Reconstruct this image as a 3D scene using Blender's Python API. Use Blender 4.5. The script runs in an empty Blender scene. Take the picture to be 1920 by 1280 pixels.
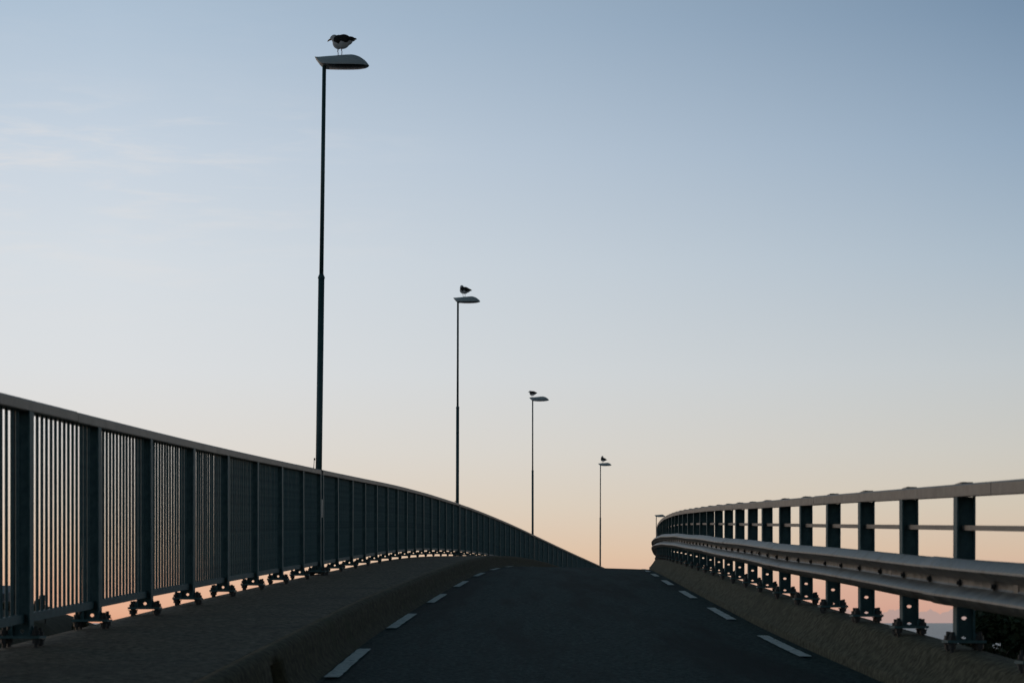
import bpy, bmesh, math, random
from mathutils import Vector, Matrix, Euler
import numpy as np

random.seed(7)
rng = np.random.default_rng(11)
R = math.radians
scene = bpy.context.scene
col = scene.collection

# ------------------------------------------------------------------ camera
FPX = 3800.0                      # focal length in pixels of the 1920 px wide photograph
cam_d = bpy.data.cameras.new("camera")
cam = bpy.data.objects.new("camera", cam_d)
col.objects.link(cam)
cam.location = (0, 0, 0)
cam.rotation_euler = (R(90), 0, 0)
cam_d.sensor_width = 36.0
cam_d.lens = FPX / 1920 * 36.0
cam_d.shift_y = (1167 - 640) / 1920
cam_d.clip_start = 0.1
cam_d.clip_end = 120000
cam_d.dof.use_dof = True
cam_d.dof.focus_distance = 42.0
cam_d.dof.aperture_fstop = cam_d.lens / 1000 / 0.012
scene.camera = cam

# ------------------------------------------------------------------ light
SUN_AZ = R(-42)                   # towards the left and ahead
SUN_EL = R(3.0)
sun_d = bpy.data.lights.new("sun", 'SUN')
sun_d.energy = 0.3
sun_d.angle = R(14)
sun_d.color = (1.0, 0.62, 0.36)
sun = bpy.data.objects.new("sun", sun_d)
col.objects.link(sun)
sd = Vector((math.sin(SUN_AZ) * math.cos(SUN_EL), math.cos(SUN_AZ) * math.cos(SUN_EL), math.sin(SUN_EL)))
sun.rotation_euler = sd.to_track_quat('Z', 'Y').to_euler()
sun.location = (-20, -5, 20)

scene.view_settings.view_transform = 'Standard'
scene.view_settings.look = 'None'
scene.view_settings.exposure = 0.0
scene.view_settings.gamma = 1.0
scene.view_settings.use_curve_mapping = False


def lin(c):
    c = c / 255.0
    return c / 12.92 if c <= 0.04045 else ((c + 0.055) / 1.055) ** 2.4


def srgb(r, g, b):
    return (lin(r), lin(g), lin(b), 1.0)


world = bpy.data.worlds.new("World")
scene.world = world
world.use_nodes = True
wn, wl = world.node_tree.nodes, world.node_tree.links
wn.clear()


def W(t, **kw):
    n = wn.new(t)
    for k, v in kw.items():
        setattr(n, k, v)
    return n


def wmath(op, a, b=None, c=None, clamp=False):
    n = W('ShaderNodeMath', operation=op, use_clamp=clamp)
    for i, v in enumerate((a, b, c)):
        if v is None:
            continue
        if isinstance(v, (int, float)):
            n.inputs[i].default_value = v
        else:
            wl.new(v, n.inputs[i])
    return n.outputs[0]


def wmap(v, a, b, c, d, smooth=False):
    n = W('ShaderNodeMapRange', interpolation_type='SMOOTHSTEP' if smooth else 'LINEAR')
    n.clamp = True
    wl.new(v, n.inputs[0])
    for i, x in enumerate((a, b, c, d)):
        n.inputs[i + 1].default_value = x
    return n.outputs[0]


def wmix(fac, a, b, mode='MIX'):
    n = W('ShaderNodeMix', data_type='RGBA', blend_type=mode)
    if isinstance(fac, (int, float)):
        n.inputs[0].default_value = fac
    else:
        wl.new(fac, n.inputs[0])
    for i, v in ((6, a), (7, b)):
        if isinstance(v, tuple):
            n.inputs[i].default_value = v
        else:
            wl.new(v, n.inputs[i])
    return n.outputs[2]


def wramp(v, stops):
    n = W('ShaderNodeValToRGB')
    cr = n.color_ramp
    while len(cr.elements) < len(stops):
        cr.elements.new(0.5)
    for e, (deg, c) in zip(cr.elements, stops):
        e.position = math.sqrt(max(deg, 0) / 90)
        e.color = srgb(*c)
    wl.new(v, n.inputs[0])
    return n.outputs[0]


tc = W('ShaderNodeTexCoord')
sep = W('ShaderNodeSeparateXYZ')
wl.new(tc.outputs['Generated'], sep.inputs[0])
elev = wmath('MULTIPLY', wmath('ARCSINE', wmath('MAXIMUM', sep.outputs[2], 0.0)), 180 / math.pi)
epos = wmath('SQRT', wmath('DIVIDE', elev, 90.0))
flat = W('ShaderNodeVectorMath', operation='MULTIPLY')
wl.new(tc.outputs['Generated'], flat.inputs[0])
flat.inputs[1].default_value = (1, 1, 0)
nrm = W('ShaderNodeVectorMath', operation='NORMALIZE')
wl.new(flat.outputs[0], nrm.inputs[0])
dotn = W('ShaderNodeVectorMath', operation='DOT_PRODUCT')
wl.new(nrm.outputs[0], dotn.inputs[0])
dotn.inputs[1].default_value = (math.sin(SUN_AZ), math.cos(SUN_AZ), 0)
dot = dotn.outputs[1]
ramp_l = wramp(epos, [(0, (224, 160, 130)), (1.0, (232, 185, 156)), (1.9, (231, 201, 173)), (3.3, (227, 213, 198)),
                      (4.8, (225, 220, 214)), (7, (221, 224, 227)), (10, (215, 222, 229)), (13, (201, 213, 226)),
                      (16.5, (176, 195, 214)), (25, (126, 149, 169)), (45, (56, 82, 92)), (90, (22, 45, 51))])
ramp_r = wramp(epos, [(0, (198, 148, 138)), (1.0, (212, 171, 154)), (1.9, (215, 189, 166)), (3.3, (210, 199, 182)),
                      (4.8, (203, 201, 194)), (7, (192, 199, 203)), (10, (168, 185, 200)), (13, (143, 166, 189)),
                      (16.5, (114, 140, 167)), (25, (83, 106, 125)), (45, (44, 66, 75)), (90, (20, 43, 49))])
tside = wmap(dot, 0.53, 0.86, 0.0, 1.0)
skyc = wmix(tside, ramp_r, ramp_l)
# the side of the sky away from the sunset is dimmer
dim = wmap(dot, -1.0, 0.45, 0.40, 1.0, True)
cmb = W('ShaderNodeCombineColor')
for i in range(3):
    wl.new(dim, cmb.inputs[i])
skyc = wmix(1.0, skyc, cmb.outputs[0], 'MULTIPLY')
# thin streaky cirrus, strongest on the sunset side
mp = W('ShaderNodeMapping')
wl.new(tc.outputs['Generated'], mp.inputs[0])
mp.inputs['Rotation'].default_value = (0, R(-5), 0)
mp.inputs['Scale'].default_value = (10, 10, 70)
mp.inputs['Location'].default_value = (3.1, 1.7, 0.4)
nz = W('ShaderNodeTexNoise')
wl.new(mp.outputs[0], nz.inputs['Vector'])
nz.inputs['Scale'].default_value = 1.6
nz.inputs['Detail'].default_value = 6
nz.inputs['Roughness'].default_value = 0.62
nz.inputs['Distortion'].default_value = 0.5
cir = wmap(nz.outputs[0], 0.44, 0.74, 0.0, 0.52, True)
cir = wmath('MULTIPLY', cir, wmap(dot, 0.74, 0.90, 0.0, 1.0, True))
cir = wmath('MULTIPLY', cir, wmap(elev, 7, 12.0, 0.0, 1.0, True))
cir = wmath('MULTIPLY', cir, wmap(elev, 13.2, 14.8, 1.0, 0.1, True))
skyc = wmix(cir, skyc, srgb(228, 225, 224))
# low bank of far clouds along the sea horizon
mp2 = W('ShaderNodeMapping')
wl.new(nrm.outputs[0], mp2.inputs[0])
nz2 = W('ShaderNodeTexNoise')
wl.new(mp2.outputs[0], nz2.inputs['Vector'])
nz2.inputs['Scale'].default_value = 95
nz2.inputs['Detail'].default_value = 5
nz2.inputs['Roughness'].default_value = 0.55
top = wmap(nz2.outputs[0], 0.3, 0.72, 0.16, 0.52)
bank = wmap(wmath('SUBTRACT', elev, top), -0.02, 0.02, 1.0, 0.0, True)
bank = wmath('MULTIPLY', bank, wmap(dot, 0.58, 0.74, 0.85, 0.0, True))
skyc = wmix(bank, skyc, srgb(176, 156, 152))
sky = W('ShaderNodeTexSky', sky_type='NISHITA')
sky.sun_disc = False
sky.sun_elevation = SUN_EL
sky.sun_rotation = SUN_AZ
sky.air_density = 1.0
sky.dust_density = 1.0
nis = W('ShaderNodeVectorMath', operation='SCALE')
wl.new(sky.outputs[0], nis.inputs[0])
nis.inputs['Scale'].default_value = 0.12
skyc = wmix(0.04, skyc, nis.outputs[0])
bg = W('ShaderNodeBackground')
bg.inputs[1].default_value = 1.0
wl.new(skyc, bg.inputs[0])
wo = W('ShaderNodeOutputWorld')
wl.new(bg.outputs[0], wo.inputs[0])


# ------------------------------------------------------------------ materials
def mat(name, c1, c2=None, rough=0.6, metal=0.0, scale=8.0, detail=6, bump=0.0, bump_scale=None, spec=0.5,
        c3=None, s3=0.6, lo=0.35, hi=0.65, lo3=0.52, hi3=0.72, stretch3=None, stretch=None, rough2=None):
    m = bpy.data.materials.new(name)
    m.use_nodes = True
    n, l = m.node_tree.nodes, m.node_tree.links
    p = n['Principled BSDF']
    p.inputs['Roughness'].default_value = rough
    p.inputs['Metallic'].default_value = metal
    p.inputs['Specular IOR Level'].default_value = spec
    p.inputs['Base Color'].default_value = (*c1, 1)
    if c2 is None:
        return m
    t = n.new('ShaderNodeTexCoord')
    vec = t.outputs['Object']
    if stretch:
        mpn = n.new('ShaderNodeMapping')
        l.new(vec, mpn.inputs[0])
        mpn.inputs['Scale'].default_value = stretch
        vec = mpn.outputs[0]
    nz = n.new('ShaderNodeTexNoise')
    nz.inputs['Scale'].default_value = scale
    nz.inputs['Detail'].default_value = detail
    nz.inputs['Roughness'].default_value = 0.65
    l.new(vec, nz.inputs['Vector'])
    mr = n.new('ShaderNodeMapRange')
    mr.inputs[1].default_value, mr.inputs[2].default_value = lo, hi
    l.new(nz.outputs[0], mr.inputs[0])
    mx = n.new('ShaderNodeMix')
    mx.data_type = 'RGBA'
    l.new(mr.outputs[0], mx.inputs[0])
    mx.inputs[6].default_value = (*c1, 1)
    mx.inputs[7].default_value = (*c2, 1)
    out = mx.outputs[2]
    if c3:
        nz3 = n.new('ShaderNodeTexNoise')
        nz3.inputs['Scale'].default_value = s3
        nz3.inputs['Detail'].default_value = 7
        nz3.inputs['Roughness'].default_value = 0.7
        v3 = vec
        if stretch3:
            mp3 = n.new('ShaderNodeMapping')
            l.new(vec, mp3.inputs[0])
            mp3.inputs['Scale'].default_value = stretch3
            v3 = mp3.outputs[0]
        l.new(v3, nz3.inputs['Vector'])
        m3 = n.new('ShaderNodeMapRange')
        m3.inputs[1].default_value, m3.inputs[2].default_value = lo3, hi3
        l.new(nz3.outputs[0], m3.inputs[0])
        mx3 = n.new('ShaderNodeMix')
        mx3.data_type = 'RGBA'
        l.new(m3.outputs[0], mx3.inputs[0])
        l.new(out, mx3.inputs[6])
        mx3.inputs[7].default_value = (*c3, 1)
        out = mx3.outputs[2]
    l.new(out, p.inputs['Base Color'])
    if rough2 is not None:
        rr = n.new('ShaderNodeMapRange')
        rr.inputs[1].default_value, rr.inputs[2].default_value = 0.3, 0.7
        rr.inputs[3].default_value, rr.inputs[4].default_value = rough, rough2
        l.new(nz.outputs[0], rr.inputs[0])
        l.new(rr.outputs[0], p.inputs['Roughness'])
    if bump:
        nb = n.new('ShaderNodeTexNoise')
        nb.inputs['Scale'].default_value = bump_scale or scale * 4
        nb.inputs['Detail'].default_value = 4
        l.new(t.outputs['Object'], nb.inputs['Vector'])
        b = n.new('ShaderNodeBump')
        b.inputs['Strength'].default_value = bump
        b.inputs['Distance'].default_value = 0.02
        l.new(nb.outputs[0], b.inputs['Height'])
        l.new(b.outputs[0], p.inputs['Normal'])
    return m


M = {}
M['asphalt'] = mat('asphalt', (0.006, 0.024, 0.024), (0.056, 0.102, 0.100), rough=0.78, scale=26, detail=9, lo=.42, hi=.6, bump=0.6, bump_scale=90,
                   c3=(0.012, 0.025, 0.026), s3=0.8, spec=0.06, stretch3=(1.6, .12, 1), lo3=.46, hi3=.62)
M['footway'] = mat('footway_asphalt', (0.080, 0.070, 0.054), (0.27, 0.235, 0.185), rough=0.85, scale=22, detail=9, lo=.40, hi=.62, bump=0.5,
                   bump_scale=70, c3=(0.095, 0.092, 0.080), s3=1.1, spec=0.06)
M['kerb'] = mat('kerb_concrete', (0.055, 0.051, 0.033), (0.150, 0.135, 0.088), rough=0.9, scale=20, detail=9, lo=.40, hi=.62, bump=0.18, bump_scale=45,
                c3=(0.070, 0.078, 0.040), s3=1.6, spec=0.08)
M['plinth'] = mat('plinth_concrete', (0.060, 0.058, 0.038), (0.180, 0.165, 0.112), rough=0.9, scale=20, detail=9, lo=.40, hi=.62, bump=0.2, bump_scale=45,
                  c3=(0.058, 0.060, 0.040), s3=1.3, spec=0.08)
M['deck'] = mat('deck_concrete', (0.13, 0.125, 0.115), (0.2, 0.19, 0.17), rough=0.9, scale=3, bump=0.3)
M['paint'] = mat('road_paint', (0.50, 0.54, 0.53), (0.72, 0.75, 0.73), rough=0.75, scale=14, bump=0.3, bump_scale=90,
                 c3=(0.09, 0.10, 0.10), s3=11.0, lo3=0.56, hi3=0.66)
M['steel'] = mat('painted_steel', (0.034, 0.094, 0.106), (0.070, 0.150, 0.162), rough=0.6, metal=0.1, scale=14,
                 c3=(0.060, 0.050, 0.040), s3=5, lo3=0.6, hi3=0.8, spec=0.4)
M['rail'] = mat('weathered_top_rail', (0.20, 0.184, 0.158), (0.33, 0.304, 0.262), rough=0.5, metal=0.35, scale=7,
                stretch=(1, 1, 1), c3=(0.17, 0.155, 0.135), s3=3, rough2=0.65)
M['galv'] = mat('galvanised_steel', (0.12, 0.122, 0.112), (0.24, 0.236, 0.212), rough=0.40, metal=0.55, scale=9, detail=9, lo=.42, hi=.6,
                c3=(0.095, 0.078, 0.056), s3=3.2, lo3=.52, hi3=.68, rough2=0.6, bump=0.08, bump_scale=30)
M['bolt'] = mat('dark_bolt', (0.030, 0.036, 0.037), (0.05, 0.055, 0.054), rough=0.6, metal=0.3, scale=60)
M['pole'] = mat('lamp_pole_paint', (0.035, 0.098, 0.106), (0.055, 0.128, 0.136), rough=0.5, metal=0.2, scale=9)
M['housing'] = mat('lamp_housing_paint', (0.46, 0.55, 0.57), (0.52, 0.60, 0.62), rough=0.45, scale=12)
M['glass'] = mat('lamp_glass', (0.03, 0.035, 0.035), (0.045, 0.05, 0.05), rough=0.25, scale=5)
M['wire'] = mat('cable_rubber', (0.015, 0.012, 0.01))
M['white_f'] = mat('white_feathers', (0.56, 0.57, 0.57), (0.72, 0.72, 0.71), rough=0.9, scale=40, spec=0.1)
M['dark_f'] = mat('dark_feathers', (0.020, 0.021, 0.022), (0.05, 0.05, 0.048), rough=0.85, scale=50, spec=0.15)
M['bill'] = mat('bill_horn', (0.45, 0.22, 0.05), rough=0.5)
M['leg'] = mat('gull_leg_skin', (0.30, 0.17, 0.15), rough=0.6)
M['eye'] = mat('gull_eye', (0.01, 0.01, 0.01), rough=0.2)
M['soil'] = mat('shore_soil', (0.025, 0.030, 0.016), (0.05, 0.052, 0.03), rough=0.95, scale=1.5, bump=0.6, bump_scale=5,
                c3=(0.07, 0.065, 0.055), s3=0.3, spec=0.2)
M['bark'] = mat('bark', (0.04, 0.032, 0.025), (0.07, 0.056, 0.042), rough=0.95, scale=12)
M['leaf'] = mat('leaf_green', (0.030, 0.050, 0.018), (0.055, 0.080, 0.030), rough=0.7, scale=2.5)
M['leaf2'] = mat('leaf_olive', (0.045, 0.056, 0.020), (0.075, 0.082, 0.036), rough=0.7, scale=2.5)
M['house'] = mat('house_wall_paint', (0.10, 0.15, 0.19), (0.13, 0.18, 0.22), rough=0.8, scale=3)
M['roof'] = mat('house_roof_slate', (0.10, 0.14, 0.17), (0.15, 0.19, 0.22), rough=0.6, scale=4)
M['trim'] = mat('house_trim', (0.5, 0.5, 0.48), rough=0.7)
M['pane'] = mat('window_pane', (0.03, 0.04, 0.05), rough=0.1)

sea = bpy.data.materials.new('sea_water')
sea.use_nodes = True
n, l = sea.node_tree.nodes, sea.node_tree.links
p = n['Principled BSDF']
p.inputs['Base Color'].default_value = (0.02, 0.035, 0.05, 1)
p.inputs['Roughness'].default_value = 0.28
p.inputs['IOR'].default_value = 1.33
t = n.new('ShaderNodeTexCoord')
nb = n.new('ShaderNodeTexNoise')
nb.inputs['Scale'].default_value = 0.35
nb.inputs['Detail'].default_value = 8
l.new(t.outputs['Object'], nb.inputs['Vector'])
b = n.new('ShaderNodeBump')
b.inputs['Strength'].default_value = 0.9
b.inputs['Distance'].default_value = 0.9
l.new(nb.outputs[0], b.inputs['Height'])
l.new(b.outputs[0], p.inputs['Normal'])
M['sea'] = sea


# ------------------------------------------------------------------ helpers
def put(o, parent=None):
    col.objects.link(o)
    if parent is not None:
        o.parent = parent
    return o


def mesh_of(name, verts, faces, material, smooth=False):
    me = bpy.data.meshes.new(name)
    me.from_pydata([tuple(v) for v in verts], [], [tuple(f) for f in faces])
    me.materials.append(material)
    if smooth:
        me.polygons.foreach_set('use_smooth', [True] * len(me.polygons))
    me.update()
    return me


def obj(name, me, parent=None, loc=None, rot=None):
    o = bpy.data.objects.new(name, me)
    put(o, parent)
    if loc is not None:
        o.location = loc
    if rot is not None:
        o.rotation_euler = rot
    return o


def thing(name, label, cat, loc=(0, 0, 0), rz=0.0, group=None):
    o = bpy.data.objects.new(name, None)
    o.empty_display_size = 0.2
    put(o)
    o.location = loc
    o.rotation_euler = (0, 0, rz)
    o['label'] = label
    o['category'] = cat
    if group:
        o['group'] = group
    return o


class MB:
    """collects simple solids into one mesh"""
    def __init__(self):
        self.v, self.f = [], []

    def add(self, vs, fs):
        k = len(self.v)
        self.v += [tuple(x) for x in vs]
        self.f += [tuple(i + k for i in f) for f in fs]
        return self

    def box(self, x0, x1, y0, y1, z0, z1):
        vs = [(x0, y0, z0), (x1, y0, z0), (x1, y1, z0), (x0, y1, z0), (x0, y0, z1), (x1, y0, z1), (x1, y1, z1), (x0, y1, z1)]
        return self.add(vs, [(0, 3, 2, 1), (4, 5, 6, 7), (0, 1, 5, 4), (1, 2, 6, 5), (2, 3, 7, 6), (3, 0, 4, 7)])

    def cyl(self, c, r, z0, z1, n=8, r2=None, caps=True, phase=0.0):
        r2 = r if r2 is None else r2
        vs = [(c[0] + r * math.cos(phase + 2 * math.pi * i / n), c[1] + r * math.sin(phase + 2 * math.pi * i / n), z0) for i in range(n)]
        vs += [(c[0] + r2 * math.cos(phase + 2 * math.pi * i / n), c[1] + r2 * math.sin(phase + 2 * math.pi * i / n), z1) for i in range(n)]
        fs = [(i, (i + 1) % n, n + (i + 1) % n, n + i) for i in range(n)]
        if caps:
            fs += [tuple(range(n - 1, -1, -1)), tuple(range(n, 2 * n))]
        return self.add(vs, fs)

    def tube(self, pts, rads, n=6):
        pts = [Vector(q) for q in pts]
        vs = []
        for i, q in enumerate(pts):
            d = (pts[min(i + 1, len(pts) - 1)] - pts[max(i - 1, 0)]).normalized()
            a = d.cross(Vector((0.31, 0.9, 0.17))).normalized()
            bb = d.cross(a)
            for k in range(n):
                t_ = 2 * math.pi * k / n
                vs.append(q + rads[i] * (math.cos(t_) * a + math.sin(t_) * bb))
        fs = []
        for i in range(len(pts) - 1):
            for k in range(n):
                fs.append((i * n + k, i * n + (k + 1) % n, (i + 1) * n + (k + 1) % n, (i + 1) * n + k))
        fs += [tuple(range(n - 1, -1, -1)), tuple((len(pts) - 1) * n + k for k in range(n))]
        return self.add(vs, fs)

    def plate_xz(self, cells, y0, y1):
        """upright plate in the xz plane; cells = (bottom half width, top half width, z0, z1, hole z or None, hole rx, hole rz)"""
        for w0, w1, z0, z1, hz, hx, hr in cells:
            outer = [(-w0, z0), (0, z0), (w0, z0), ((w0 + w1) / 2, (z0 + z1) / 2), (w1, z1), (0, z1), (-w1, z1), (-(w0 + w1) / 2, (z0 + z1) / 2)]
            if hz is None:
                vs = [(x, y0, z) for x, z in outer] + [(x, y1, z) for x, z in outer]
                fs = [tuple(range(8)), tuple(range(15, 7, -1))]
                fs += [(i, 8 + i, 8 + (i + 1) % 8, (i + 1) % 8) for i in range(8)]
            else:
                ang = [math.atan2(z - hz, x) for x, z in outer]
                inner = [(hx * math.cos(q), hz + hr * math.sin(q)) for q in ang]
                vs = [(x, y0, z) for x, z in outer + inner] + [(x, y1, z) for x, z in outer + inner]
                fs = []
                for i in range(8):
                    j = (i + 1) % 8
                    fs.append((i, j, 8 + j, 8 + i))
                    fs.append((16 + i, 24 + i, 24 + j, 16 + j))
                    fs.append((8 + i, 8 + j, 24 + j, 24 + i))
                    fs.append((i, 16 + i, 16 + j, j))
            self.add(vs, fs)
        return self

    def mesh(self, name, material, smooth=False):
        return mesh_of(name, self.v, self.f, material, smooth)


# ------------------------------------------------------------------ the line of the road
KY = [-400, 15, 21, 28, 36, 44, 56, 84, 112, 140, 400]
KS = [0, 0, .020, .025, .032, .044, .063, .106, .18, .185, .185]


def slope_x(Y):
    return float(np.interp(Y, KY, KS))


_gy = np.arange(-60, 260.01, 0.05)
_gs = np.interp(_gy, KY, KS)
_gb = np.concatenate([[0], np.cumsum((_gs[1:] + _gs[:-1]) / 2 * 0.05)])


def bend(Y):
    return float(np.interp(Y, _gy, _gb))


def F(Y):                        # height of the footway
    if Y < 36:
        return 0.05 * Y - 0.74
    d = Y - 36
    return 1.06 + 0.05 * d - 0.00055 * d * d


def sup(Y):
    t_ = min(max((Y - 28) / 27, 0), 1)
    return -0.07 * t_ * t_ * (3 - 2 * t_)


def RL(Y): return F(Y) - 0.27
def RR(Y): return F(Y) - 0.29 + sup(Y)
def PP(Y): return F(Y) - 0.02 + sup(Y)


def P(Y, L, z):
    th = math.atan(slope_x(Y))
    return (bend(Y) + L * math.cos(th), Y - L * math.sin(th), z)


def yaw(Y): return -math.atan(slope_x(Y))


def roadz(Y, L):
    t_ = (L + 1.3) / 3.72
    return RL(Y) * (1 - t_) + RR(Y) * t_


def sweep(Ys, prof, closed=False, caps=False):
    """prof(Y) -> list of (L, z); returns verts, faces"""
    vs, fs = [], []
    n = None
    for Y in Ys:
        pr = prof(Y)
        n = len(pr)
        vs += [P(Y, L, z) for L, z in pr]
    m = n if closed else n - 1
    for i in range(len(Ys) - 1):
        for k in range(m):
            k2 = (k + 1) % n
            fs.append((i * n + k, i * n + k2, (i + 1) * n + k2, (i + 1) * n + k))
    if caps:
        fs += [tuple(range(n - 1, -1, -1)), tuple((len(Ys) - 1) * n + k for k in range(n))]
    return vs, fs


def structure(name, me):
    o = obj(name, me)
    o['kind'] = 'structure'
    return o


def Yr(a, b, step):
    k = max(2, int(round((b - a) / step)) + 1)
    return [float(q) for q in np.linspace(a, b, k)]


Y_END = 175.0
# ------------------------------------------------------------------ sea and shore
S = 60000
vs, fs = [], []
me = mesh_of('sea', [(-S, -S, 0), (S, -S, 0), (S, S, 0), (-S, S, 0)], [(0, 1, 2, 3)], M['sea'])
sea_o = structure('sea', me)
sea_o.location = (0, 0, -6.5)


def land(X, Y):
    nse = 0.35 * math.sin(X * 0.7 + Y * 0.31) + 0.25 * math.sin(X * 0.23 - Y * 0.57 + 1.3) + 0.12 * math.sin(2.1 * X + 1.7 * Y)
    edge = 1 / (1 + math.exp((Y - 33 + 0.9 * abs(X - 2) * 0.3) / 4.5))
    z = -9 + 6.3 * edge
    # embankment carrying the road up to the abutment
    d = max(abs(X) - 3.0, 0)
    emb = (0.05 * Y - 1.35) - 0.42 * d
    fall = 1 / (1 + math.exp((Y - 9.0) / 1.2))
    z = max(z, emb * fall + (1 - fall) * -9)
    # wooded knoll on the left shore, falling to the sound on its right
    kx = float(np.interp(X, [-140, -60, -32.8, -29.1, -28, -25, -20], [4, 3, 1.5, .40, -.05, -3, -9]))
    z = max(z, -9 + (kx + 9) * math.exp(-((Y - 125) / 34) ** 4))
    nse *= .6
    z2 = z + nse * 0.5
    if abs(X) < 3.4 and Y > 3:
        z2 = min(z2, 0.05 * Y - 2.4)
    return z2


gx = [float(q) for q in np.concatenate([np.arange(-150, -44, 4.0), np.arange(-44, -20, 1.0), np.arange(-20, 20, 0.8), np.arange(20, 90, 3.0)])]
gy = [float(q) for q in np.concatenate([np.arange(-60, 0, 3.0), np.arange(0, 70, 1.2), np.arange(70, 190, 2.5)])]
vs = [(x, y, land(x, y)) for y in gy for x in gx]
nx = len(gx)
fs = [(j * nx + i, j * nx + i + 1, (j + 1) * nx + i + 1, (j + 1) * nx + i) for j in range(len(gy) - 1) for i in range(nx - 1)]
structure('shore_ground', mesh_of('shore_ground', vs, fs, M['soil'], True))

# ------------------------------------------------------------------ bridge deck, road, footway, kerb, plinth
YS = Yr(-50, 0, 2.5)[:-1] + Yr(0, Y_END, 1.0)
vs, fs = sweep(YS, lambda Y: [(-3.02, F(Y) - .012), (-3.02, F(Y) - .42), (-2.6, F(Y) - .48), (-2.1, F(Y) - 1.35), (2.0, F(Y) - 1.4),
                              (2.5, F(Y) - .55), (2.78, F(Y) - .45 + sup(Y)), (2.78, F(Y) - .16 + sup(Y)), (2.5, F(Y) - .36 + sup(Y)), (-1.2, F(Y) - .34), (-1.6, F(Y) - .06)], closed=True, caps=True)
structure('bridge_deck', mesh_of('bridge_deck', vs, fs, M['deck']))

NL = 10
vs, fs = sweep(YS, lambda Y: [(-1.30 + 3.72 * k / NL, roadz(Y, -1.30 + 3.72 * k / NL) - 0.012 * (1 - math.sin(math.pi * k / NL))) for k in range(NL + 1)])
road = structure('road', mesh_of('road', vs, fs, M['asphalt'], True))

vs, fs = sweep(YS, lambda Y: [(-3.03, F(Y) - .03), (-3.02, F(Y) - .006), (-2.9, F(Y)), (-2.2, F(Y) + .006), (-1.6, F(Y) + .004), (-1.45, F(Y) - .004)])
structure('footway', mesh_of('footway', vs, fs, M['footway'], True))

# kerb with one low drain opening in its face
ya, yb = 11.35, 11.75
KYS = [q for q in YS if q < ya - .3 or q > yb + .3] + [ya - .3, ya - .002, ya, yb, yb + .002, yb + .3]
JK = []
JP = []


def with_joints(ys, js):
    ys = [y_ for y_ in ys if all(abs(y_ - j_) > .02 for j_ in js)]
    for j_ in js:
        ys += [j_ - .011, j_ - .006, j_ + .006, j_ + .011]
    return sorted(set(ys))


def groove(Y, js):
    return .012 if any(abs(Y - j_) < .0065 for j_ in js) else 0.0


KYS = with_joints(KYS + Yr(12.2, 60, 0.5), JK)


def kerb_prof(Y):
    w = 0.003 * math.sin(Y * .37) + 0.002 * math.sin(Y * .83 + 1)
    inn = -0.16 if ya <= Y <= yb else 0.0
    gr = groove(Y, JK)
    w -= gr
    f = F(Y) + 0.002 * math.sin(Y * .71) - gr * .8
    return [(-1.47, f - .02), (-1.468, f + .001), (-1.41 + w, f + .004), (-1.382 + w, f - .008), (-1.362 + w, f - .032), (-1.352 + w, f - .07),
            (-1.35 + w + inn, f - .075), (-1.325 + w + inn, f - .20), (-1.30 + inn, f - .24), (-1.24 + inn * .5, f - .285)]


vs, fs = sweep(KYS, kerb_prof)
structure('kerb', mesh_of('kerb', vs, fs, M['kerb'], True))


def plinth_prof(Y):
    r_, p_ = RR(Y), PP(Y)
    w = 0.004 * math.sin(Y * .5 + 2) + 0.002 * math.sin(Y * 1.4)
    gr = groove(Y, JP)
    w += gr
    v = 0.004 * math.sin(Y * .9) + 0.003 * math.sin(Y * 2.1 + .4) - gr
    p_ -= gr
    return [(2.40, r_ - .05), (2.405 + w, r_ + .045), (2.415 + w, r_ + .062), (2.435 + w, r_ + .075), (2.50 + w, r_ + .15 + v), (2.56 + w, p_ - .028 + v),
            (2.60 + w, p_ - .006 + v), (2.65, p_), (2.785, p_ - .004), (2.80, p_ - .02), (2.80, p_ - .40), (2.76, p_ - .42)]


vs, fs = sweep(with_joints(YS + Yr(5, 60, 0.5), JP), plinth_prof)
structure('concrete_plinth', mesh_of('concrete_plinth', vs, fs, M['plinth'], True))


# ------------------------------------------------------------------ dashed edge lines
def dash(Y0, Y1, L, w=0.10):
    def pr(Y):
        a_, b_ = L - w / 2 + random.uniform(-.004, .004), L + w / 2 + random.uniform(-.004, .004)
        return [(a_, roadz(Y, a_) + .004), (L, roadz(Y, L) + .0045), (b_, roadz(Y, b_) + .004)]
    vs, fs = sweep(Yr(Y0 + random.uniform(-.05, .05), Y1 + random.uniform(-.05, .05), .12), pr)
    return obj('edge_line_dash', mesh_of('edge_line_dash', vs, fs, M['paint']), road)


for k in range(-3, 14):
    a = 13.1 + 6.08 * k
    dash(a, a + 2.95, -1.17)
for k in range(-3, 14):
    a = 15.4 + 5.85 * k
    dash(a, a + 2.9, 2.235)


# ------------------------------------------------------------------ left footway railing
def hpost(hh, cells_low, w=0.05, fl=0.05, t=0.006):
    m = MB()
    m.plate_xz(cells_low, -t, t)
    return m


ALEN = 1.33
m = MB()
m.plate_xz([(0.10, 0.058, 0.062, 0.128, 0.092, 0.014, 0.014), (0.047, 0.047, 0.128, 1.39, None, 0, 0)], -.005, .005)
for s in (-1, 1):
    m.box(s * .047 - .005 + .005 * s, s * .047 + .005 + .005 * s, -.05, .05, .062, 1.39)
post_me = m.mesh('post', M['steel'])
plate_me = MB().box(-.122, .122, -.085, .085, .048, .064).mesh('base_plate', M['steel'])
m = MB()
m.cyl((0, 0), .012, -.03, .116, 6)
m.cyl((0, 0), .023, .014, .040, 6)
m.cyl((0, 0), .029, .040, .047, 10)
m.cyl((0, 0), .029, .065, .070, 10)
m.cyl((0, 0), .023, .070, .092, 6)
bolt_me = m.mesh('anchor_bolt', M['bolt'])

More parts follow.
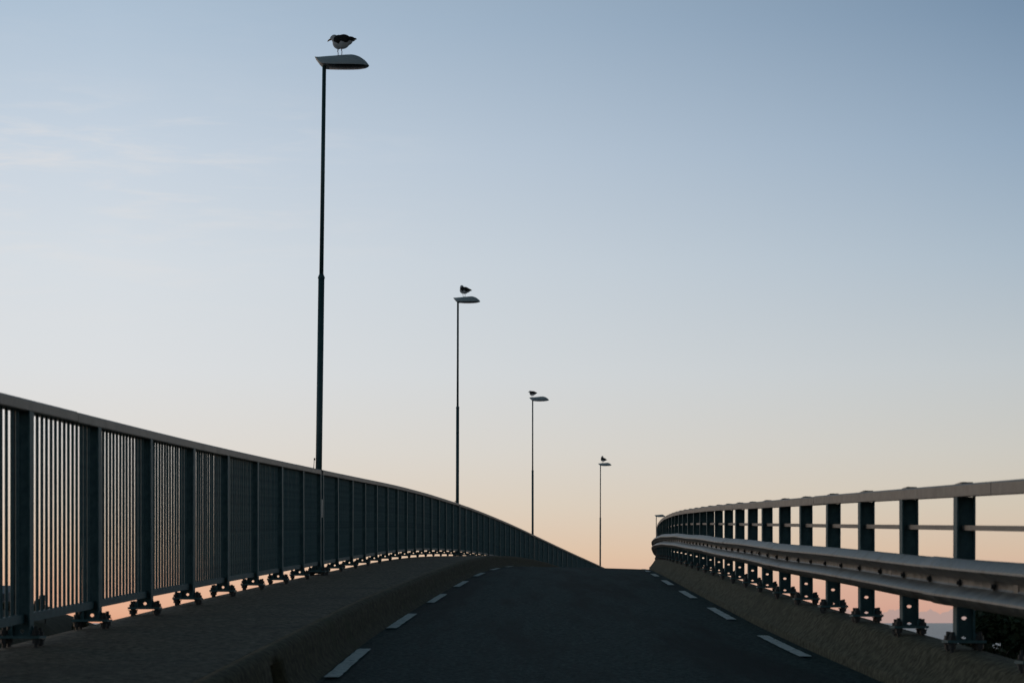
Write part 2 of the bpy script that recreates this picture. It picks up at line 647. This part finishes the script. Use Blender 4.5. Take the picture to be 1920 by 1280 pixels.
railing = thing('footway_railing', 'tall dark steel railing with upright bars along the left footway', 'railing', P(12, -2.9, F(12)))


def under(name, me, parent, root_loc, loc, rot=(0, 0, 0)):
    """child placed in world coordinates under a root that is only translated"""
    o = bpy.data.objects.new(name, me)
    put(o, parent)
    o.location = Vector(loc) - Vector(root_loc)
    o.rotation_euler = rot
    return o


RA = railing.location.copy()
LP = -2.90
LAMP_Y = [28.0, 56.0, 84.0, 112.0, 140.0]


def fence_post(Y):
    loc = P(Y, LP, F(Y))
    o = under('post', post_me, railing, RA, loc, (R(random.uniform(-.25, .25)), R(random.uniform(-.25, .25)), yaw(Y) + R(random.uniform(-1.2, 1.2))))
    obj('base_plate', plate_me, o)
    for sx in (-1, 1):
        for sy in (-1, 1):
            obj('anchor_bolt', bolt_me, o, (sx * .094, sy * .055, random.uniform(-.006, .006)), (0, 0, random.uniform(0, 1)))
    return o


Y = 4.0
stations = []                     # list of runs between lamp gaps
run = []
while Y <= 134:
    if Y in LAMP_Y:
        run.append(Y - .16)
        stations.append(run)
        run = [Y + .16]
    else:
        run.append(Y)
    Y += 2.0
stations.append(run)

bar_h = 1.205
bar_me = MB().cyl((0, 0), .0101, 0, bar_h, 8, phase=.2, caps=False).mesh('baluster', M['steel'])
far_bars = MB()
nb_count = 0
for run in stations:
    for Y in run:
        fence_post(Y)
    for Ya, Yb in zip(run[:-1], run[1:]):
        Ym = (Ya + Yb) / 2
        a, b_ = Vector(P(Ya, LP, F(Ya) + .166)), Vector(P(Yb, LP, F(Yb) + .166))
        d = b_ - a
        ln = d.length - .014
        pit = math.atan2(d.z, math.hypot(d.x, d.y))
        yw = -math.atan2(d.x, d.y)
        # bottom rail
        key = round(ln, 2)
        me = MB().box(-.022, .022, -ln / 2, ln / 2, -.025, .025).mesh('bottom_rail', M['steel'])
        under('bottom_rail', me, railing, RA, (a + b_) / 2, (pit, 0, yw))
        nbar = max(1, int(round((Yb - Ya) / 0.125)) - 1)
        for k in range(nbar):
            t_ = (k + 1) / (nbar + 1)
            Yk = Ya + (Yb - Ya) * t_
            loc = Vector(P(Yk, LP, F(Yk) + .189))
            if nb_count < 300 and Yk > 9.9:
                under('baluster', bar_me, railing, RA, loc, (R(random.uniform(-.05, .05)), R(random.uniform(-.05, .05)), yaw(Yk)))
                nb_count += 1
            else:
                q = loc - RA
                jx = random.uniform(-.0006, .0006)
                far_bars.cyl((q.x + jx, q.y), .0101, q.z, q.z + bar_h, 5, caps=False)
fb = obj('baluster_row', far_bars.mesh('baluster_row', M['steel']), railing)
fb['kind'] = 'stuff'


def rail_piece(name, Ya, Yb, prof, parent, root, material, step=1.0, bump=0.0):
    vs, fs = sweep(Yr(Ya, Yb, step), prof, closed=True, caps=True)
    return under(name, mesh_of(name, [Vector(v) - root for v in vs], fs, material), parent, root, root)


def lrail(dz):
    def f(Y):
        z = F(Y) + 1.39 + dz
        return [(LP - .055, z), (LP + .052, z), (LP + .055, z + .006), (LP + .055, z + .058), (LP + .045, z + .068), (LP - .045, z + .068), (LP - .055, z + .058)]
    return f


for run in stations:
    a, e = run[0] - .055, run[-1] + .055
    cuts = [a]
    q = a + (1.35 + 8.0 if a < 6 else 2.4)
    while q < e - 1:
        cuts.append(q)
        q += 6.0
    cuts.append(e)
    for i, (c0, c1) in enumerate(zip(cuts[:-1], cuts[1:])):
        rail_piece('top_rail', c0 + .006, c1 - .006, lrail(random.uniform(-.003, .003)), railing, RA, M['rail'])

# ------------------------------------------------------------------ right parapet with guardrail
m = MB()
m.plate_xz([(0.090, 0.084, 0.056, 0.088, 0.071, 0.016, 0.010), (0.084, 0.047, 0.088, 0.108, None, 0, 0), (0.045, 0.045, 0.108, 0.15, None, 0, 0), (0.045, 0.045, 0.15, 0.235, 0.187, 0.017, 0.011),
            (0.045, 0.045, 0.235, 0.905, None, 0, 0)], -.005, .005)
for s in (-1, 1):
    x0, x1 = (.045, .055) if s > 0 else (-.055, -.045)
    m.box(x0, x1, -.05, .05, .058, .905)
rpost_me = m.mesh('post', M['steel'])
rplate_me = MB().box(-.115, .115, -.085, .085, .040, .056).mesh('base_plate', M['steel'])
spacer_me = MB().box(-.128, -.058, -.045, .045, .345, .487).mesh('spacer_block', M['galv'])
capb_me = MB().box(-.035, .035, -.085, .085, -.002, .009).cyl((0, 0), .014, .008, .015, 8).mesh('rail_clip', M['rail'])
parapet = thing('roadside_parapet', 'low steel parapet with corrugated guardrail along the right roadside', 'guardrail', P(12, 2.68, PP(12)))
PA = parapet.location.copy()
LR = 2.68
rposts = [12.02 - 1.76 * i for i in (5, 4, 3, 2, 1)] + [12.02 + 1.655 * i for i in range(0, 58)]
for Y in rposts:
    o = under('post', rpost_me, parapet, PA, P(Y, LR, PP(Y)), (R(random.uniform(-.3, .3)), R(random.uniform(-.3, .3)), yaw(Y) + R(random.uniform(-1, 1))))
    obj('base_plate', rplate_me, o)
    obj('spacer_block', spacer_me, o)
    for sx in (-1, 1):
        for sy in (-1, 1):
            obj('anchor_bolt', bolt_me, o, (sx * .082, sy * .055, random.uniform(-.014, -.006)), (0, 0, random.uniform(0, 1)))
for Ya, Yb in zip(rposts[:-1], rposts[1:]):
    a, b_ = Vector(P(Ya, LR, PP(Ya) + .722)), Vector(P(Yb, LR, PP(Yb) + .722))
    d = b_ - a
    ln = d.length - .016
    me = MB().box(-.014, .014, -ln / 2, ln / 2, -.015, .015).mesh('mid_rail', M['rail'])
    under('mid_rail', me, parapet, PA, (a + b_) / 2, (math.atan2(d.z, math.hypot(d.x, d.y)), 0, -math.atan2(d.x, d.y)))


def rrail(Y):
    z = PP(Y) + .905
    return [(LR - .058, z), (LR + .058, z), (LR + .058, z + .063), (LR + .050, z + .072), (LR - .050, z + .072), (LR - .058, z + .063)]


c = rposts[0] - .3
cuts = [c, 11.1]
while cuts[-1] < rposts[-1] - 8:
    cuts.append(cuts[-1] + 6.62)
cuts.append(rposts[-1] + .3)
for c0, c1 in zip(cuts[:-1], cuts[1:]):
    dz = random.uniform(-.003, .003)
    o = rail_piece('top_rail', c0 + .006, c1 - .006, lambda Y: [(L, z + dz) for L, z in rrail(Y)], parapet, PA, M['rail'])
    for Y in rposts:
        if c0 < Y < c1:
            bo = obj('rail_clip', capb_me, o)
            bo.location = Vector(P(Y, LR, PP(Y) + .976 + dz)) - PA

WBP = [(.022, .136), (.034, .131), (.072, .100), (.084, .086), (.086, .074), (.078, .062), (.018, .030), (.004, .020), (.000, .008),
       (.000, -.010), (.006, -.020), (.072, -.056), (.084, -.070), (.086, -.082), (.078, -.096), (.034, -.131), (.022, -.136)]


def beam_prof(joints):
    def f(Y):
        zc = PP(Y) + .416 + .004 * math.sin(Y * .9)
        ex = 0.0
        for j in joints:
            if j - .05 < Y < j + .32:
                ex = .007
        Lb = LR - .128
        wob = .004 * math.sin(Y * .61 + 1)
        front = [(Lb - d_ - ex + wob, zc + z * (1 + ex * 4)) for d_, z in WBP]
        back = [(L_ + .005, z_) for L_, z_ in reversed(front)]
        return front + back
    return f


joints = [3.6 + 8.25 * i for i in range(0, 13)]
joints = [20.1 + 8.275 * i for i in range(-2, 11)]
bbolt_me = MB().cyl((0, 0), .020, 0, .012, 8).cyl((0, 0), .012, .010, .022, 6).mesh('beam_bolt', M['bolt'])
for i in range(len(joints) - 1):
    c0, c1 = joints[i], joints[i + 1]
    ys = sorted(set([c0 + .002, c0 + .31, c0 + .325] + Yr(c0 + .5, c1 - .002, .5)))
    vs, fs = sweep(ys, beam_prof(joints), closed=True, caps=True)
    me = mesh_of('guardrail_beam', [Vector(v) - PA for v in vs], fs, M['galv'], True)
    me.set_sharp_from_angle(angle=R(28))
    bm_o = under('guardrail_beam', me, parapet, PA, PA)
    k = 0
    Yb_ = rposts[0] + .03
    while Yb_ < rposts[-1]:
        if c0 <= Yb_ < c1:
            bo = obj('beam_bolt', bbolt_me, bm_o)
            bo.location = Vector(P(Yb_, LR - .130, PP(Yb_) + .416 + .004 * math.sin(Yb_ * .9))) - PA
            bo.rotation_euler = Euler((0, R(-90), 0)).to_matrix().to_euler()
            bo.rotation_euler = (0, R(-90), yaw(Yb_))
        Yb_ += .8275

# ------------------------------------------------------------------ street lamps
HTOP = [(-.125, .120), (0, .128), (.15, .140), (.30, .154), (.38, .158), (.44, .151), (.50, .128), (.56, .090), (.60, .052), (.622, .020)]
HBOT = [(-.125, .118), (-.10, .088), (-.075, .056), (-.04, .024), (0, .006), (.10, .0), (.30, .0), (.48, .002), (.58, .008), (.622, .020)]


def ztop(x): return float(np.interp(x, [q[0] for q in HTOP], [q[1] for q in HTOP]))
def zbot(x): return float(np.interp(x, [q[0] for q in HBOT], [q[1] for q in HBOT]))


def wid(x):
    t_ = min(max((x - .30) / .325, 0), 1)
    left = min(1, .62 + (x + .125) / .35)
    return .155 * left * math.sqrt(max(1 - t_ ** 2.6, .004))


xs = [-.125, -.112, -.10, -.075, -.055, -.03, 0, .05, .12, .2, .3, .38, .42, .46, .5, .535, .565, .59, .608, .622]
vs, fs = [], []
for x in xs:
    zb, zt, w_ = zbot(x), ztop(x), wid(x)
    h_ = zt - zb
    sec = [(-w_, zb), (-w_ * 1.02, zb + .10 * h_), (-w_ * .92, zb + .45 * h_), (-w_ * .72, zb + .82 * h_), (-w_ * .5, zb + .96 * h_), (0, zt),
           (w_ * .5, zb + .96 * h_), (w_ * .72, zb + .82 * h_), (w_ * .92, zb + .45 * h_), (w_ * 1.02, zb + .10 * h_), (w_, zb)]
    vs += [(x, y_, z_) for y_, z_ in sec]
ns = 11
for i in range(len(xs) - 1):
    for k in range(ns):
        k2 = (k + 1) % ns
        fs.append((i * ns + k, (i + 1) * ns + k, (i + 1) * ns + k2, i * ns + k2))
fs += [tuple(range(ns)), tuple((len(xs) - 1) * ns + k for k in range(ns - 1, -1, -1))]
head_me = mesh_of('lamp_head', vs, fs, M['housing'], True)
head_me.set_sharp_from_angle(angle=R(42))
# shallow glass bowl under the head
vs, fs = [], []
gxs = [.06, .10, .2, .3, .42, .5, .555]
for x in gxs:
    w_ = wid(x) * .9
    dp = .016 * math.sin(math.pi * min(max((x - .05) / .52, 0), 1)) ** .5
    zb = zbot(x)
    vs += [(x, -w_, zb - .003), (x, -w_ * .6, zb - .003 - dp), (x, 0, zb - .003 - dp * 1.2), (x, w_ * .6, zb - .003 - dp), (x, w_, zb - .003)]
for i in range(len(gxs) - 1):
    for k in range(4):
        fs.append((i * 5 + k, i * 5 + k + 1, (i + 1) * 5 + k + 1, (i + 1) * 5 + k))
glass_me = mesh_of('lamp_glass', vs, fs, M['glass'], True)
rim_me = MB().box(.045, .56, -.012, .012, -.02, -.018).mesh('glass_seam', M['bolt'])
low_me = MB().cyl((0, 0), .0455, .03, 4.10, 20, r2=.043).mesh('lower_pole', M['pole'], True)
up_me = MB().cyl((0, 0), .0295, 4.12, 7.045, 16, r2=.027).mesh('upper_pole', M['pole'], True)
m = MB()
m.cyl((0, 0), .043, 4.10, 4.105, 20)
m.cyl((0, 0), .051, 4.105, 4.125, 20, r2=.047)
m.cyl((0, 0), .047, 4.125, 4.165, 20, r2=.0295)
collar_me = m.mesh('collar', M['pole'])
m = MB().box(-.11, .11, -.10, .10, .022, .04)
m.cyl((0, 0), .06, .04, .07, 16, r2=.05)
lbase_me = m.mesh('base_plate', M['pole'])
hatch_me = MB().box(.038, .056, -.035, .035, .80, 1.05).mesh('access_hatch', M['housing'])
LABELS = ['nearest and tallest-looking street lamp behind the left railing, gull looking down on it',
          'second street lamp from the front behind the left railing',
          'third street lamp from the front, gull standing on its pole end',
          'fourth street lamp, thin pole rising where the road crest meets the sky',
          'smallest farthest street lamp, its head just above the right guardrail bend']
lamps = []
for i, Y in enumerate(LAMP_Y):
    t_ = thing('street_lamp', LABELS[i], 'street lamp', P(Y, -2.915, F(Y)), yaw(Y), 'street lamps along the bridge')
    if i == 0:
        t_.rotation_euler = (0, R(.78), yaw(Y))
    if i in (1, 3):
        t_.rotation_euler = (0, R(.15), yaw(Y))
    obj('lower_pole', low_me, t_)
    obj('upper_pole', up_me, t_)
    obj('collar', collar_me, t_)
    bp = obj('base_plate', lbase_me, t_)
    for sx in (-1, 1):
        for sy in (-1, 1):
            obj('anchor_bolt', bolt_me, bp, (sx * .085, sy * .075, -.03))
    obj('access_hatch', hatch_me, t_)
    h = obj('lamp_head', head_me, t_, (0, 0, 7.035))
    if i == 2:
        h.scale = (1.1, 1.1, 1.1)
    g = obj('lamp_glass', glass_me, h)
    if i < 2:
        # loose cable end tied to the pole just above the railing
        m = MB()
        zt = 1.60 if i == 0 else 1.52
        m.tube([(-.062, -.02, zt), (-.066, -.02, zt - .08), (-.074, -.02, zt - .17), (-.112, -.02, zt - .34)], [.004] * 4, 5)
        m.tube([(-.060, -.03, zt), (-.064, -.03, zt - .10), (-.072, -.03, zt - .2), (-.082, -.03, zt - .34)], [.004] * 4, 5)
        m.cyl((-.058, -.025), .011, zt - .012, zt + .018, 8)
        obj('loose_cable', m.mesh('loose_cable', M['wire']), t_)
    lamps.append(t_)


# ------------------------------------------------------------------ gulls
def ellip(bm_, c, r, rot=(0, 0, 0)):
    mt = Matrix.Translation(c) @ Euler(rot).to_matrix().to_4x4() @ Matrix.Diagonal((*r, 1))
    bmesh.ops.create_icosphere(bm_, subdivisions=3, radius=1.0, matrix=mt)


def fused(name, balls, material, voxel=.007, smooth_it=6):
    bm_ = bmesh.new()
    for c, r, rot in balls:
        ellip(bm_, c, r, rot)
    me = bpy.data.meshes.new(name + '_src')
    bm_.to_mesh(me)
    bm_.free()
    o = bpy.data.objects.new(name + '_src', me)
    col.objects.link(o)
    rm = o.modifiers.new('r', 'REMESH')
    rm.mode = 'VOXEL'
    rm.voxel_size = voxel
    sm = o.modifiers.new('s', 'SMOOTH')
    sm.iterations = smooth_it
    sm.factor = .5
    dg = bpy.context.evaluated_depsgraph_get()
    out = bpy.data.meshes.new_from_object(o.evaluated_get(dg), depsgraph=dg)
    out.name = name
    bpy.data.objects.remove(o)
    bpy.data.meshes.remove(me)
    out.materials.clear()
    out.materials.append(material)
    out.polygons.foreach_set('use_smooth', [True] * len(out.polygons))
    return out


def gull(label, lamp, x_on, yawz, head, head_dir, neck, body_tilt, chest, scale=1.0, head_s=1.0):
    """bird looks along local -x; head, neck, chest = (x, z) heights above the feet"""
    hs = lamp.children
    hd = [q for q in hs if q.name.startswith('lamp_head')][0]
    sc_ = hd.scale[0]
    top = ztop(x_on / sc_) * sc_
    base = lamp.matrix_basis @ Vector((x_on, 0, 7.035 + top - .003))
    t_ = thing('gull', label, 'gull', base, lamp.rotation_euler[2] + yawz, 'gulls perched on the street lamps')
    t_.scale = (scale,) * 3
    tl = body_tilt
    cx, cz = chest
    ca, sa = math.cos(tl), math.sin(tl)

    def bp(u, w_, y_=0.0):        # body frame: u towards the tail, w up
        return (cx + u * ca + w_ * sa, y_, cz - u * sa * -1 * -1 + w_ * ca) if False else (cx + u * ca - w_ * sa, y_, cz + u * sa + w_ * ca)
    hx, hz = head
    nx_, nz_ = neck
    balls = [(bp(-.008, 0), (.088, .078, .096), (0, -tl, 0)), (bp(.055, -.004), (.105, .078, .094), (0, -tl, 0)), (bp(.125, .010), (.082, .056, .064), (0, -tl, 0)),
             (bp(.185, .022), (.070, .034, .020), (0, -tl, 0)),
             ((nx_, 0, nz_), (.054, .047, .056), (0, 0, 0)), (((nx_ + hx) / 2, 0, (nz_ + hz) / 2), (.047, .042, .048), (0, 0, 0)),
             ((hx, 0, hz), (.050 * head_s, .040 * head_s, .042 * head_s), (0, 0, 0)),
             ((hx + head_dir[0] * .026, head_dir[1] * .026, hz - .006), (.036, .032, .030), (0, 0, 0))]
    obj('body', fused('body', balls, M['white_f']), t_)
    for s in (-1, 1):
        wb = [(bp(.01, .022, s * .046), (.080, .039, .074), (0, -tl, 0)), (bp(.075, .030, s * .044), (.105, .039, .068), (0, -tl, 0)),
              (bp(.155, .030, s * .026), (.088, .024, .036), (0, -tl, 0)), (bp(.215, .028, s * .012), (.056, .011, .014), (0, -tl, 0))]
        obj('wing', fused('wing', wb, M['dark_f'], .006, 4), t_)
    hdv = Vector((head_dir[0], head_dir[1], head_dir[2])).normalized()
    b0 = Vector((hx, 0, hz - .004)) + hdv * .040
    m = MB()
    m.tube([b0, b0 + hdv * .034 + Vector((0, 0, .001)), b0 + hdv * .056 - Vector((0, 0, .003)), b0 + hdv * .066 - Vector((0, 0, .012))], [.015, .0125, .0095, .003], 7)
    obj('bill', m.mesh('bill', M['bill'], True), t_)
    side = hdv.cross(Vector((0, 0, 1))).normalized()
    for s in (-1, 1):
        e = Vector((hx, 0, hz + .008)) + hdv * .026 + side * s * .030
        m = MB()
        bm_ = bmesh.new()
        bmesh.ops.create_icosphere(bm_, subdivisions=1, radius=.006, matrix=Matrix.Translation(e))
        me = bpy.data.meshes.new('eye')
        bm_.to_mesh(me)
        bm_.free()
        me.materials.append(M['eye'])
        obj('eye', me, t_)
    for s in (-1, 1):
        lx = .0 + s * .038
        ly = s * -.026
        m = MB()
        m.tube([(lx, ly, .005), (lx + .004, ly, .06), (lx - .004, ly, .075), (lx + .006, ly * .9, .135)], [.0055, .0055, .0065, .010], 6)
        lg = obj('leg', m.mesh('leg', M['leg'], True), t_)
        fo = MB()
        fo.add([(lx + .012, ly, .004), (lx - .045, ly - .026, .003), (lx - .052, ly, .004), (lx - .045, ly + .026, .003), (lx + .012, ly, .012), (lx - .045, ly - .026, .007), (lx - .052, ly, .009), (lx - .045, ly + .026, .007)],
               [(0, 3, 2, 1), (4, 5, 6, 7), (0, 1, 5, 4), (1, 2, 6, 5), (2, 3, 7, 6), (3, 0, 4, 7)])
        obj('foot', fo.mesh('foot', M['leg']), lg)
    return t_


gull('gull with bill pointed down, on the nearest street lamp', lamps[0], .215, R(-14), (-.085, .276), (-1, -.1, -.40), (-.070, .250), R(1), (-.012, .200), .97)
gull('upright gull with its head turned, on the second street lamp', lamps[1], .17, R(-12), (-.066, .304), (-.25, 1, -.05), (-.070, .262), R(-9), (-.030, .200), .98)
gull('gull standing at the pole end of the third street lamp', lamps[2], -.015, R(-15), (-.100, .262), (-1, .1, -.14), (-.085, .230), R(-5), (-.030, .184), .95)
gull('gull preening with its head turned back, on the fourth street lamp', lamps[3], .13, R(-10), (-.020, .345), (.8, -.5, -.5), (-.050, .285), R(-14), (-.02, .200), 1.05)


# ------------------------------------------------------------------ trees and shrubs
def leaves(n, blobs, size):
    vs = np.zeros((n * 4, 3))
    wts = np.array([q[1][0] * q[1][1] * q[1][2] for q in blobs]) ** .75
    pick = rng.choice(len(blobs), n, p=wts / wts.sum())
    d = rng.normal(size=(n, 3))
    d /= np.linalg.norm(d, axis=1)[:, None]
    rad = rng.uniform(.25, 1.0, n) ** .55 * rng.uniform(.85, 1.12, n)
    cs = np.array([q[0] for q in blobs])[pick]
    rs = np.array([q[1] for q in blobs])[pick]
    pos = cs + d * rad[:, None] * rs
    a = rng.normal(size=(n, 3))
    a /= np.linalg.norm(a, axis=1)[:, None]
    b2 = np.cross(a, rng.normal(size=(n, 3)))
    b2 /= np.linalg.norm(b2, axis=1)[:, None]
    s = size * rng.uniform(.6, 1.4, n)[:, None]
    vs[0::4] = pos - a * s
    vs[1::4] = pos + b2 * s * .5
    vs[2::4] = pos + a * s
    vs[3::4] = pos - b2 * s * .5
    fs = np.arange(n * 4).reshape(n, 4)
    return vs.tolist(), fs.tolist()


def tree(name, label, cat, loc, h, spread_, n, size, material, group=None, trunk_frac=.45):
    t_ = thing(name, label, cat, loc, 0, group)
    m = MB()
    m.tube([(0, 0, -.3), (.05, .02, h * .3), (-.04, .05, h * .6), (.02, 0, h * .88)], [.05 * h * .35, .04 * h * .35, .026 * h * .35, .012 * h * .3], 8)
    obj('trunk', m.mesh('trunk', M['bark'], True), t_)
    blobs = []
    for k in range(16):
        a = random.uniform(0, 6.283)
        r_ = spread_ * random.uniform(.25, .85)
        z_ = h - spread_ * random.uniform(.3, 2.3)
        sh = min(1, .35 + .6 * (h - z_) / spread_)
        c_ = Vector((r_ * math.cos(a) * sh, r_ * math.sin(a) * sh, z_))
        rr = spread_ * random.uniform(.22, .42)
        blobs.append((tuple(c_), (rr, rr, rr * .75)))
        m = MB()
        s0 = Vector((0, 0, z_ - spread_ * random.uniform(.4, .9)))
        m.tube([s0, (s0 + c_) / 2 + Vector((0, 0, .08 * h * .3)), c_], [.014 * h * .4, .009 * h * .4, .004 * h * .3], 5)
        obj('limb', m.mesh('limb', M['bark'], True), t_)
    vs, fs = leaves(n, blobs, size)
    obj('crown', mesh_of('crown', vs, fs, material), t_)
    return t_


def at(px, py, Y):                # a point at depth Y seen at pixel px, py of the photograph
    return Vector(((px - 960) * Y / FPX, Y, (1167 - py) * Y / FPX))


def plant_tree(name, label, cat, px, py_top, Y, spread_, n, size, material, group=None, tf=.45, hmin=1.2):
    q = at(px, py_top, Y)
    g = land(q.x, q.y)
    h = max(q.z - g, hmin)
    return tree(name, label, cat, (q.x, q.y, q.z - h), h / .99, spread_, n, size, material, group, tf)


plant_tree('tree', 'dark leafy treetop behind the guardrail at the right edge of the photo', 'tree', 1905, 1112, 24, .66, 12000, .045, M['leaf'], 'trees beside the bridge', .35)
plant_tree('tree', 'dark low tree just left of the tallest treetop, behind the guardrail', 'tree', 1842, 1166, 26, .40, 6000, .042, M['leaf2'], 'trees beside the bridge', .4)
plant_tree('tree', 'dark rounded tree seen through the left railing bars by the house', 'tree', 84, 1109, 122, .62, 5000, .09, M['leaf'], 'trees on the left shore', .3)
plant_tree('tree', 'dark tree in front of the house, at the left edge of the photo', 'tree', 14, 1118, 122, .9, 6000, .09, M['leaf2'], 'trees on the left shore', .3)


def shrub(label, base, n, w_, h_, size, material, group='weeds growing by the concrete edges'):
    t_ = thing('shrub', label, 'shrub', base, 0, group)
    m = MB()
    blobs = []
    for k in range(9):
        a = random.uniform(0, 6.283)
        r_ = w_ * random.uniform(.1, .8)
        c_ = Vector((r_ * math.cos(a), r_ * math.sin(a), h_ * random.uniform(.45, .9)))
        m.tube([(0, 0, -.06), c_ * .5 + Vector((0, 0, .02)), c_], [.008, .006, .003], 5)
        blobs.append((tuple(c_), (w_ * .4, w_ * .4, h_ * .28)))
    obj('stems', m.mesh('stems', M['bark']), t_)
    vs, fs = leaves(n, blobs, size)
    obj('foliage', mesh_of('foliage', vs, fs, material), t_)


# weeds rooted behind the plinth and the footway edge
def behind(px, Y, L, z):
    return P(Y, L, z)


shrub('small leafy weed at the foot of a right guardrail post', P(17.9, 2.775, PP(17.9) - .02), 260, .05, .085, .016, M['leaf2'])
shrub('low spreading shrub below the right guardrail near the treetops', P(13.2, 3.02, PP(13.2) - .38), 1500, .17, .36, .022, M['leaf2'])
shrub('thin leafy weed at the left railing foot', P(14.6, -3.10, F(14.6) - .22), 420, .075, .30, .018, M['leaf2'])
shrub('dark broad shrub below the near left railing', P(12.6, -3.6, F(12.6) - .75), 2600, .42, .66, .028, M['leaf'])
shrub('dark shrub under the lower right guardrail corner', P(12.2, 3.25, PP(12.2) - .62), 2600, .30, .60, .026, M['leaf'])

# ------------------------------------------------------------------ house on the left shore
q = at(14, 1097, 150)
ridge = q.z
hx1, hx0 = at(34, 1097, 150).x, at(34, 1097, 150).x - 10
gz = land((hx0 + hx1) / 2, 150) - 1.6
house = thing('house', 'blue-grey house roof seen through the left railing bars', 'house', ((hx0 + hx1) / 2, 150, gz))
L2, D2 = (hx1 - hx0) / 2, 3.2
eave = ridge - gz - .62
m = MB().box(-L2 + .25, L2 - .25, -D2 + .35, D2 - .35, 0, eave + .05)
obj('wall', m.mesh('wall', M['house']), house)
for s in (-1, 1):
    x0 = s * (L2 - .25)
    m = MB().add([(x0, -D2 + .35, eave), (x0, D2 - .35, eave), (x0, 0, eave + .55), (x0 - s * .15, -D2 + .35, eave), (x0 - s * .15, D2 - .35, eave), (x0 - s * .15, 0, eave + .55)],
                 [(0, 1, 2), (5, 4, 3), (0, 3, 4, 1), (1, 4, 5, 2), (2, 5, 3, 0)])
    obj('gable', m.mesh('gable', M['house']), house)
for s in (-1, 1):
    m = MB().add([(-L2, 0, eave + .62), (L2, 0, eave + .62), (L2, s * D2, eave), (-L2, s * D2, eave), (-L2, 0, eave + .52), (L2, 0, eave + .52), (L2, s * D2, eave - .1), (-L2, s * D2, eave - .1)],
                 [(0, 1, 2, 3), (7, 6, 5, 4), (0, 4, 5, 1), (1, 5, 6, 2), (2, 6, 7, 3), (3, 7, 4, 0)])
    obj('roof', m.mesh('roof', M['roof']), house)
for k in (-2.6, 0.2, 3.0):
    w_ = obj('window', MB().box(k - .5, k + .5, -D2 + .31, -D2 + .36, eave - 1.5, eave - .4).mesh('window', M['trim']), house)
    obj('pane', MB().box(k - .42, k + .42, -D2 + .295, -D2 + .309, eave - 1.42, eave - .48).mesh('pane', M['pane']), w_)

# ------------------------------------------------------------------ render hints
scene.render.engine = 'CYCLES'
scene.cycles.max_bounces = 6
scene.cycles.use_denoising = True
